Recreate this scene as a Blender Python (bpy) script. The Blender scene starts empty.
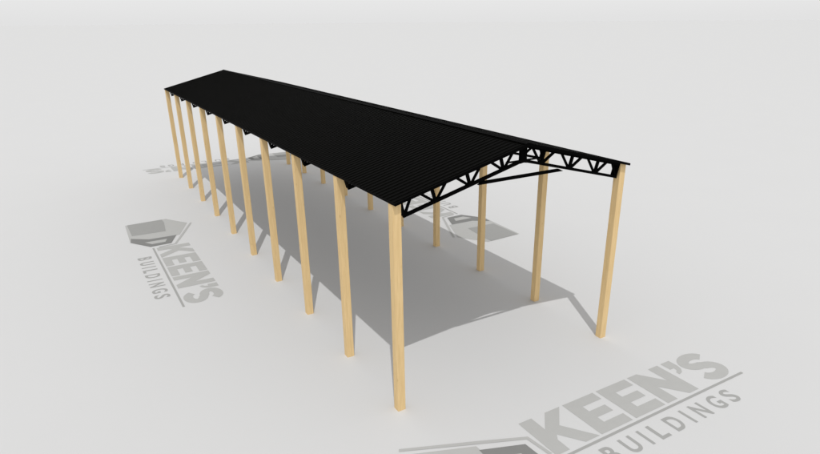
import bpy, bmesh, math
from mathutils import Vector, Matrix
C = bpy.context.scene.collection
R = math.radians

# ------------------------------------------------------------------ camera
cam_d = bpy.data.cameras.new("camera")
cam = bpy.data.objects.new("camera", cam_d); C.objects.link(cam)
bpy.context.scene.camera = cam
YAW, PIT, ROLL = .5409, -.3865, -.0074
fw = Vector((math.cos(PIT)*math.sin(YAW), math.cos(PIT)*math.cos(YAW), math.sin(PIT)))
rt = fw.cross(Vector((0, 0, 1))).normalized()
up = rt.cross(fw)
rt, up = rt*math.cos(ROLL)+up*math.sin(ROLL), up*math.cos(ROLL)-rt*math.sin(ROLL)
m = Matrix((rt, up, -fw)).transposed().to_4x4()
m.translation = Vector((-5.3006, -9.8126, 8.0906))
cam.matrix_world = m
cam_d.sensor_width = 36
cam_d.lens = 596.31/820*36
cam_d.shift_x = -14.8/820
cam_d.shift_y = 37.5/820
cam_d.clip_end = 20000

# ------------------------------------------------------------------ light
SUN = 1.52
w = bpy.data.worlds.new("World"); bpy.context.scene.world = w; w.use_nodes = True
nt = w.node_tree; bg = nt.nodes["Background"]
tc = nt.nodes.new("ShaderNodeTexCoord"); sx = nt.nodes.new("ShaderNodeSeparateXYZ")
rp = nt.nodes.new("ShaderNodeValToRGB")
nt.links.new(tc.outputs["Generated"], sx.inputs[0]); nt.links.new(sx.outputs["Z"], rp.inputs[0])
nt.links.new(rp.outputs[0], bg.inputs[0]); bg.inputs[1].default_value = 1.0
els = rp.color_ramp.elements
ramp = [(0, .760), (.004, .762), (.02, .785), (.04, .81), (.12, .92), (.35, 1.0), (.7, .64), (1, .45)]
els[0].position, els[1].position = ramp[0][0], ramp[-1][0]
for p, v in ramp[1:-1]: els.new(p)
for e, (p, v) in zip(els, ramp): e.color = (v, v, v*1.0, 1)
sd = bpy.data.lights.new("sun", 'SUN'); sd.energy = SUN; sd.angle = R(.5); sd.color = (1, .995, .985)
sun = bpy.data.objects.new("sun", sd); C.objects.link(sun)
sun.rotation_euler = Vector((.26, .535, -1)).to_track_quat('-Z', 'Y').to_euler()
vs = bpy.context.scene.view_settings
vs.view_transform = 'Standard'; vs.look = 'None'; vs.exposure = 0; vs.gamma = 1

# ------------------------------------------------------------------ materials
def mat(name, col, rough=.6, spec=.3, metal=0):
    mt = bpy.data.materials.new(name); mt.use_nodes = True
    b = mt.node_tree.nodes["Principled BSDF"]
    b.inputs["Base Color"].default_value = (*col, 1)
    b.inputs["Roughness"].default_value = rough
    b.inputs["Specular IOR Level"].default_value = spec
    b.inputs["Metallic"].default_value = metal
    return mt, b
GA = .68
M_ground, b = mat("pale_floor", (GA, GA, GA), 1, 0)
n = M_ground.node_tree; no = n.nodes.new("ShaderNodeTexNoise"); g = n.nodes.new("ShaderNodeTexCoord")
n.links.new(g.outputs["Object"], no.inputs["Vector"]); no.inputs["Scale"].default_value = .35; no.inputs["Detail"].default_value = 6
mr = n.nodes.new("ShaderNodeMapRange"); mr.inputs["To Min"].default_value = GA-.006; mr.inputs["To Max"].default_value = GA+.006
n.links.new(no.outputs["Fac"], mr.inputs["Value"]); n.links.new(mr.outputs[0], b.inputs["Base Color"])

def paint(name, k):
    mt, b = mat(name, (GA*k, GA*k, GA*k*.975), 1, 0)
    n = mt.node_tree; no = n.nodes.new("ShaderNodeTexNoise"); g = n.nodes.new("ShaderNodeTexCoord")
    n.links.new(g.outputs["Object"], no.inputs["Vector"]); no.inputs["Scale"].default_value = 5; no.inputs["Detail"].default_value = 5
    mx = n.nodes.new("ShaderNodeMix"); mx.data_type = 'RGBA'
    mx.inputs["A"].default_value = (GA*k*.97, GA*k*.97, GA*k*.945, 1); mx.inputs["B"].default_value = (GA*k*1.03, GA*k*1.03, GA*k*1.005, 1)
    n.links.new(no.outputs["Fac"], mx.inputs["Factor"]); n.links.new(mx.outputs["Result"], b.inputs["Base Color"])
    return mt
M_letter = paint("letter_grey", .725)
M_small = paint("small_letter_grey", .60)
M_body = paint("emblem_light_grey", .74)
M_panel = paint("emblem_mid_grey", .55)
M_dark = paint("emblem_dark_grey", .38)

M_wood, b = mat("pine_timber", (.60, .42, .19), .7, .2)
n = M_wood.node_tree; g = n.nodes.new("ShaderNodeTexCoord"); oi = n.nodes.new("ShaderNodeObjectInfo")
ad = n.nodes.new("ShaderNodeVectorMath"); ad.operation = 'ADD'
cr = n.nodes.new("ShaderNodeCombineXYZ"); ml = n.nodes.new("ShaderNodeMath"); ml.operation = 'MULTIPLY'; ml.inputs[1].default_value = 37
n.links.new(oi.outputs["Random"], ml.inputs[0]); n.links.new(ml.outputs[0], cr.inputs[2]); n.links.new(ml.outputs[0], cr.inputs[0])
n.links.new(g.outputs["Object"], ad.inputs[0]); n.links.new(cr.outputs[0], ad.inputs[1])
mp = n.nodes.new("ShaderNodeMapping"); mp.inputs["Scale"].default_value = (16, 16, 1.1)
n.links.new(ad.outputs[0], mp.inputs[0])
n1 = n.nodes.new("ShaderNodeTexNoise"); n1.inputs["Scale"].default_value = 1.6; n1.inputs["Detail"].default_value = 6; n1.inputs["Distortion"].default_value = .6
n.links.new(mp.outputs[0], n1.inputs["Vector"])
rm = n.nodes.new("ShaderNodeValToRGB")
rm.color_ramp.elements[0].position = .3; rm.color_ramp.elements[0].color = (.69, .49, .24, 1)
rm.color_ramp.elements[1].position = .7; rm.color_ramp.elements[1].color = (.785, .575, .30, 1)
n.links.new(n1.outputs["Fac"], rm.inputs[0])
vo = n.nodes.new("ShaderNodeTexVoronoi"); vo.inputs["Scale"].default_value = 1
mp2 = n.nodes.new("ShaderNodeMapping"); mp2.inputs["Scale"].default_value = (5, 5, 2.2)
n.links.new(ad.outputs[0], mp2.inputs[0]); n.links.new(mp2.outputs[0], vo.inputs["Vector"])
kr = n.nodes.new("ShaderNodeMapRange"); kr.inputs["From Min"].default_value = .04; kr.inputs["From Max"].default_value = .12
kr.inputs["To Min"].default_value = .6; kr.inputs["To Max"].default_value = 0
n.links.new(vo.outputs["Distance"], kr.inputs["Value"])
mx = n.nodes.new("ShaderNodeMix"); mx.data_type = 'RGBA'; mx.inputs["B"].default_value = (.55, .37, .17, 1)
n.links.new(kr.outputs[0], mx.inputs["Factor"]); n.links.new(rm.outputs[0], mx.inputs["A"])
n.links.new(mx.outputs["Result"], b.inputs["Base Color"])

M_roof, b = mat("black_roof_metal", (.0008, .0008, .0005), .58, .016)
M_steel, b = mat("black_truss_steel", (.001, .001, .001), .7, .02)
M_trim, b = mat("black_trim_metal", (.001, .001, .001), .6, .02)

# ------------------------------------------------------------------ helpers
def link(name, bm, m, parent=None):
    bmesh.ops.recalc_face_normals(bm, faces=bm.faces)
    me = bpy.data.meshes.new(name); bm.to_mesh(me); bm.free(); me.materials.append(m)
    o = bpy.data.objects.new(name, me); C.objects.link(o)
    if parent: o.parent = parent
    return o
def hexa(bm, pts):        # 8 points: bottom loop then top loop
    v = [bm.verts.new(p) for p in pts]
    for f in ((3,2,1,0), (4,5,6,7), (0,1,5,4), (1,2,6,5), (2,3,7,6), (3,0,4,7)): bm.faces.new([v[i] for i in f])
def box(bm, x0, x1, y0, y1, z0, z1):
    hexa(bm, [(x0,y0,z0),(x1,y0,z0),(x1,y1,z0),(x0,y1,z0),(x0,y0,z1),(x1,y0,z1),(x1,y1,z1),(x0,y1,z1)])
def prism(bm, poly, y0, y1):   # poly of (x,z), extruded along y
    a = [bm.verts.new((x, y0, z)) for x, z in poly]; c = [bm.verts.new((x, y1, z)) for x, z in poly]
    bm.faces.new(a); bm.faces.new(c[::-1])
    for i in range(len(poly)):
        j = (i+1) % len(poly); bm.faces.new((a[i], c[i], c[j], a[j]))
def bar(bm, p, q, t, y0, y1):  # straight member from p to q in the xz plane, thickness t
    p = Vector(p); q = Vector(q); d = (q-p).normalized(); nn = Vector((-d.y, d.x))*t/2
    prism(bm, [tuple(p+nn), tuple(q+nn), tuple(q-nn), tuple(p-nn)], y0, y1)

# ------------------------------------------------------------------ setting: the floor
bm = bmesh.new()
vv = [bm.verts.new((9000*math.cos(a*math.pi/48), 9000*math.sin(a*math.pi/48), 0)) for a in range(96)]
bm.faces.new(vv)
ground = link("ground", bm, M_ground); ground["kind"] = "structure"

# ------------------------------------------------------------------ the open pole building
W, B, SL, S = 6.328, 2.8826, .2538, .095
ZR = 4.8638 + SL*W/2
def zr(x): return ZR - SL*abs(x-W/2)
OX, YF = .102, -.055
ys = [i*B for i in range(10)]; ys[0] += .148; ys[9] -= .148
YB = ys[9] + ys[0] - YF
barn = bpy.data.objects.new("pole_barn", None); C.objects.link(barn); barn.location = (0, 0, 0)
barn["label"] = "long open-sided pole building with black ribbed metal roof, black steel trusses and pine timber posts"
barn["category"] = "building"

# posts
def post_mesh(side):
    bm = bmesh.new(); c = .006
    x = S if side == 0 else -S
    def top(px): # local x, world roof height
        wx = px if side == 0 else W+px
        return zr(wx)-.042
    prof = [(-S+c,-S),(S-c,-S),(S,-S+c),(S,S-c),(S-c,S),(-S+c,S),(-S,S-c),(-S,-S+c)]
    a = [bm.verts.new((px, py, 0)) for px, py in prof]; t = [bm.verts.new((px, py, top(px))) for px, py in prof]
    bm.faces.new(a[::-1]); bm.faces.new(t)
    for i in range(8): bm.faces.new((a[i], a[(i+1) % 8], t[(i+1) % 8], t[i]))
    bmesh.ops.recalc_face_normals(bm, faces=bm.faces)
    me = bpy.data.meshes.new("post"); bm.to_mesh(me); bm.free(); me.materials.append(M_wood); return me
for side in (0, 1):
    me = post_mesh(side)
    for i, y in enumerate(ys):
        o = bpy.data.objects.new("post", me); C.objects.link(o); o.parent = barn
        o.location = (0 if side == 0 else W, y, 0)

# trusses: local frame, post centre line at y=0, truss bolted on the front face of the posts
TY0, TY1 = -.070, -.005
DC, DB = .040, .415                     # chord offsets below the roof sheet
def sect(x, dz): return (x, zr(x)-dz)
BN = [.185, .917, 1.766, 2.635]         # bottom nodes of one half
WEBS = []                               # (bottom x, top x, thickness, y0, y1)
def half_members():
    out = [(BN[0]+.015, .335, .048, -.060, -.018)]
    for k in (1, 2, 3):
        bx = BN[k]
        out.append((bx-.03, bx-.365, .056, -.060, -.018))
        out.append((bx, bx-.085, .060, -.066, -.009))
        out.append((bx+.03, bx+.262, .046, -.060, -.018))
    return out
def chord(x0, x1, da, db, y0, y1, mirror=False):
    bm = bmesh.new()
    pl = [sect(x0, da), sect(x1, da), sect(x1, db), sect(x0, db)]
    if mirror: pl = [(W-x, z) for x, z in pl]
    prism(bm, pl, y0, y1); return bm
def mk_truss(webs=True):
    t = bpy.data.objects.new("truss", None); C.objects.link(t); t.parent = barn
    wb = bmesh.new()
    for mir in (False, True):
        f = (lambda x: W-x) if mir else (lambda x: x)
        link("top_chord", chord(.03 if not mir else .03, W/2-.001, DC, .097, TY0, TY1, mir), M_steel, t)
        link("bottom_chord", chord(.165, W/2-.001, .350, DB, TY0, TY1, mir), M_steel, t)
        # end plate: tilted square to the slope, reaching back along the post's inner face
        bm = bmesh.new(); a = (.100, zr(.1)-.045); c = (.192, zr(.192)-DB+.004); 
        bar(bm, (f(a[0]), a[1]), (f(c[0]), c[1]), .012, TY0-.004, .12)
        bar(bm, (f(a[0]+.02), a[1]-.01), (f(c[0]+.004), c[1]+.02), .035, TY0+.004, TY1-.004)
        link("end_plate", bm, M_steel, t)
        # ridge plate
        bm = bmesh.new()
        pl = [(W/2-.085, zr(W/2-.085)-.06), (W/2-.0015, ZR-.06), (W/2-.0015, ZR-DB-.012), (W/2-.085, zr(W/2-.085)-DB-.004)]
        prism(bm, [(f(x), z) for x, z in pl], TY0-.006, TY1+.006)
        link("ridge_plate", bm, M_steel, t)
        for bx, tx, th, y0, y1 in half_members():
            m1 = wb if not webs else bmesh.new()
            bar(m1, (f(bx), zr(bx)-.37), (f(tx), zr(tx)-.075), th, y0, y1)
            if webs: link("web", m1, M_steel, t)
    if webs: wb.free()
    # tie beam under the ridge and short collar
    bm = bmesh.new()
    prism(bm, [(1.97, 4.905), (W-1.97, 4.905), (W-2.10, 4.968), (2.10, 4.968)], TY0-.001, TY1-.003)
    link("tie_beam", bm, M_steel, t)
    bm = bmesh.new(); xa = W/2-.50
    prism(bm, [(xa, 5.275), (W-xa, 5.275), (W-xa, 5.315), (xa, 5.315)], TY0-.010, TY0-.0035)
    link("collar", bm, M_steel, t)
    if not webs: return t, wb
    return t
t0 = mk_truss(True); t0.location = (0, ys[0], 0)
kids = list(t0.children)
def copy_truss(y, with_webs):
    t = t0.copy(); C.objects.link(t); t.parent = barn; t.location = (0, y-.10, -.022)
    for ch in kids:
        if not with_webs and ch.name.startswith("web"): continue
        c = ch.copy(); C.objects.link(c); c.parent = t
for i in range(1, 10): copy_truss(ys[i], i < 5)
wb = bmesh.new()
for y in ys[5:]:
    for f in ((lambda x: x), (lambda x: W-x)):
        for bx, tx, th, y0, y1 in half_members():
            bar(wb, (f(bx), zr(bx)-.392), (f(tx), zr(tx)-.097), th, y+y0-.10, y+y1-.10)
far_webs = link("webbing", wb, M_steel, barn); far_webs["kind"] = "stuff"

# purlins
for mir in (False, True):
    for k in range(6):
        x = .02 + k*.60
        x1 = x+.04
        if mir: x, x1 = W-x1, W-x
        bm = bmesh.new()
        hexa(bm, [(x, YF+.03, zr(x)-.038), (x1, YF+.03, zr(x1)-.038), (x1, YB-.03, zr(x1)-.038), (x, YB-.03, zr(x)-.038),
                  (x, YF+.03, zr(x)-.004), (x1, YF+.03, zr(x1)-.004), (x1, YB-.03, zr(x1)-.004), (x, YB-.03, zr(x)-.004)])
        link("purlin", bm, M_steel, barn)

# ribbed roof panels: ribs run up the slope
def roof_panel(mir):
    bm = bmesh.new(); prof = []
    P = .150; n_ = int((YB-YF)/P); off = ((YB-YF)-n_*P)/2
    prof.append((YF, 0))
    for k in range(n_):
        y = YF+off+(k+.5)*P
        prof += [(y-.026, 0), (y-.012, .012), (y+.012, .012), (y+.026, 0)]
    prof.append((YB, 0))
    x0, x1 = -OX, W/2
    if mir: x0, x1 = W+OX, W/2
    up = []; dn = []
    for y, h in prof:
        up.append((bm.verts.new((x0, y, zr(x0)+h)), bm.verts.new((x1, y, zr(x1)+h))))
        dn.append((bm.verts.new((x0, y, zr(x0)+h-.003)), bm.verts.new((x1, y, zr(x1)+h-.003))))
    for i in range(len(prof)-1):
        bm.faces.new((up[i][0], up[i][1], up[i+1][1], up[i+1][0])); bm.faces.new((dn[i][0], dn[i+1][0], dn[i+1][1], dn[i][1]))
        for s in (0, 1): bm.faces.new((up[i][s], up[i+1][s], dn[i+1][s], dn[i][s]))
    for i in (0, -1): bm.faces.new((up[i][0], dn[i][0], dn[i][1], up[i][1]))
    return link("roof_panel", bm, M_roof, barn)
roof_panel(False); roof_panel(True)
# ridge cap
bm = bmesh.new()
prism(bm, [(W/2-.07, zr(W/2-.07)+.022), (W/2, ZR+.026), (W/2+.07, zr(W/2+.07)+.022), (W/2+.07, zr(W/2+.07)+.026), (W/2, ZR+.031), (W/2-.07, zr(W/2-.07)+.026)], YF-.012, YB+.012)
link("ridge_cap", bm, M_trim, barn)
# gable and eave trims
for ya, yb in ((YF-.008, YF-.002), (YB+.002, YB+.008)):
    for mir in (False, True):
        f = (lambda x: W-x) if mir else (lambda x: x)
        bm = bmesh.new()
        prism(bm, [(f(-OX), zr(-OX)+.022), (f(W/2-.001), ZR+.022), (f(W/2-.001), ZR-.058), (f(-OX), zr(-OX)-.035)], ya, yb)
        link("gable_trim", bm, M_trim, barn)
for mir in (False, True):
    f = (lambda x: W-x) if mir else (lambda x: x)
    bm = bmesh.new(); xa, xb = sorted((f(-OX-.006), f(-OX-.001)))
    box(bm, xa, xb, YF-.008, YB+.008, zr(-OX)-.026, zr(-OX)+.020)
    link("eave_trim", bm, M_trim, barn)

# ------------------------------------------------------------------ floor logos
def sheet(bm, pts, z): bm.faces.new([bm.verts.new((x, y, z)) for x, y in pts])
def ribbon(bm, pts, wd, z):
    P = [Vector(p) for p in pts]; L = []; 
    for i, p in enumerate(P):
        d = (P[min(i+1, len(P)-1)]-P[max(i-1, 0)]).normalized(); nn = Vector((-d.y, d.x))*wd/2
        L.append((bm.verts.new((*(p+nn), z)), bm.verts.new((*(p-nn), z))))
    for a, c in zip(L, L[1:]): bm.faces.new((a[0], c[0], c[1], a[1]))
def glyph(ch, u0, u1, v0, v1, z, off=.0):
    cu = bpy.data.curves.new("glyph", 'FONT'); cu.body = ch; cu.offset = off; cu.resolution_u = 6
    o = bpy.data.objects.new("glyph", cu); C.objects.link(o)
    dg = bpy.context.evaluated_depsgraph_get(); dg.update()
    me = bpy.data.meshes.new_from_object(o.evaluated_get(dg))
    bpy.data.objects.remove(o)
    xs = [v.co.x for v in me.vertices]; yy = [v.co.y for v in me.vertices]
    ax, bx, ay, by = min(xs), max(xs), min(yy), max(yy)
    for v in me.vertices:
        v.co = ((v.co.x-ax)/(bx-ax)*(u1-u0)+u0, (v.co.y-ay)/(by-ay)*(v1-v0)+v0, z)
    return me
def emit(name, bm, m, parent):
    for f in bm.faces:
        f.normal_update()
        if f.normal.z < 0: f.normal_flip()
    me = bpy.data.meshes.new(name); bm.to_mesh(me); bm.free(); me.materials.append(m)
    o = bpy.data.objects.new(name, me); C.objects.link(o); o.parent = parent; return o
LB, LT = .20, 1.40
def letter_bm(ch, a, c):
    bm = bmesh.new(); z = .004; w_ = c-a; s = .36; h = LT-LB
    if ch == 'K':
        sheet(bm, [(a, LB), (a+s, LB), (a+s, LB+.36), (a+s+.10, LB+.50), (c-.40, LB), (c, LB), (a+s+.36, LB+.70),
                   (c-.03, LT), (c-.46, LT), (a+s, LT-.45), (a+s, LT), (a, LT)], z)
    elif ch == 'E':
        b_ = .28
        sheet(bm, [(a, LB), (c, LB), (c, LB+b_), (a+s, LB+b_), (a+s, LB+.47), (c-.10, LB+.47), (c-.10, LB+.47+.25), (a+s, LB+.72),
                   (a+s, LT-b_), (c, LT-b_), (c, LT), (a, LT)], z)
    elif ch == 'N':
        s = .33
        sheet(bm, [(a, LB), (a+s, LB), (a+s, LT-.62), (c-s, LB), (c, LB), (c, LT), (c-s, LT), (c-s, LB+.62), (a+s, LT), (a, LT)], z)
    elif ch == "'":
        sheet(bm, [(a, LT), (a+.31, LT), (a+.31, LT-.27), (a+.27, LT-.40), (a+.16, LT-.52), (a+.02, LT-.56), (a+.02, LT-.46), (a+.11, LT-.40), (a+.14, LT-.30), (a, LT-.30)], z)
    else:
        cx = (a+c)/2; rx = w_/2-.155; pts = []
        for k in range(15, 271, 15): pts.append((cx+rx*math.cos(R(k)), LB+.845+.21*math.sin(R(k))))
        for k in range(75, -171, -15): pts.append((cx+rx*math.cos(R(k)), LB+.365+.23*math.sin(R(k))))
        # middle join
        ribbon(bm, pts, .29, z)
    return bm
def make_logo():
    root = bpy.data.objects.new("floor_logo", None); C.objects.link(root)
    for ch, a, c in (("K", -1.25, -.04), ("E", .02, .97), ("E", 1.08, 2.04), ("N", 2.14, 3.23), ("'", 3.36, 3.68), ("S", 3.70, 4.68)):
        emit("letter", letter_bm(ch, a, c), M_letter, root)
    bm = bmesh.new(); sheet(bm, [(-1.32, .055), (4.76, .055), (4.76, .125), (-1.32, .125)], .004); emit("underline", bm, M_small, root)
    for ch, a, c in (("B", -.42, -.12), ("U", .12, .46), ("I", .68, .75), ("L", .98, 1.26), ("D", 1.48, 1.82), ("I", 2.05, 2.12), ("N", 2.36, 2.70), ("G", 2.92, 3.26), ("S", 3.44, 3.74)):
        me = glyph(ch, a, c, -.59, -.11, .004, .022); me.materials.append(M_small)
        o = bpy.data.objects.new("small_letter", me); C.objects.link(o); o.parent = root
        me.name = "small_letter"
    # barn-shaped emblem
    e = bpy.data.objects.new("emblem", None); C.objects.link(e); e.parent = root
    bm = bmesh.new(); sheet(bm, [(-4.95, -.52), (-5.05, 1.15), (-3.95, 1.86), (-2.46, 1.28), (-2.42, -.60)], .004); emit("roof_and_wall", bm, M_body, e)
    bm = bmesh.new(); sheet(bm, [(-4.952, -.44), (-5.03, .98), (-4.55, 1.00), (-3.25, .86), (-3.30, -.44)], .008); emit("side_panel", bm, M_panel, e)
    bm = bmesh.new(); sheet(bm, [(-2.95, -.52), (-2.42, -.58), (-1.52, .02), (-1.56, .80), (-2.48, 1.15), (-2.50, .1)], .008); emit("gable_end", bm, M_dark, e)
    bm = bmesh.new(); sheet(bm, [(-2.16, -.10), (-1.80, .12), (-1.82, .62), (-2.16, .74)], .012); emit("doorway", bm, M_body, e)
    bm = bmesh.new(); sheet(bm, [(-3.90, 1.96), (-3.86, 2.03), (-2.40, 1.42), (-1.36, .96), (-1.28, .30), (-1.36, .30), (-1.43, .90), (-2.44, 1.33)], .008); emit("roof_edge", bm, M_letter, e)
    return root
logo = make_logo()
def tree_copy(o, parent=None):
    c = o.copy(); C.objects.link(c); c.parent = parent
    for ch in list(o.children): tree_copy(ch, c)
    return c
YC = 12.97
spots = [((3.16, -3.10), 0, "nearest and largest grey floor logo, on open ground before the trussed gable end"),
         ((-3.24, YC), -90, "grey floor logo beside the long left row of posts, its whole lettering showing"),
         ((9.43, YC), 90, "grey floor logo seen between the right-hand posts, emblem touching the roof's shadow"),
         ((3.16, YC*2+3.10), 180, "farthest grey floor logo, foreshortened behind the building's far end")]
for i, ((x, y), a, lab) in enumerate(spots):
    o = logo if i == 0 else tree_copy(logo)
    o.location = (x, y, 0); o.rotation_euler = (0, 0, R(a))
    o["label"] = lab; o["category"] = "floor logo"; o["group"] = "grey logos printed on the floor around the building"
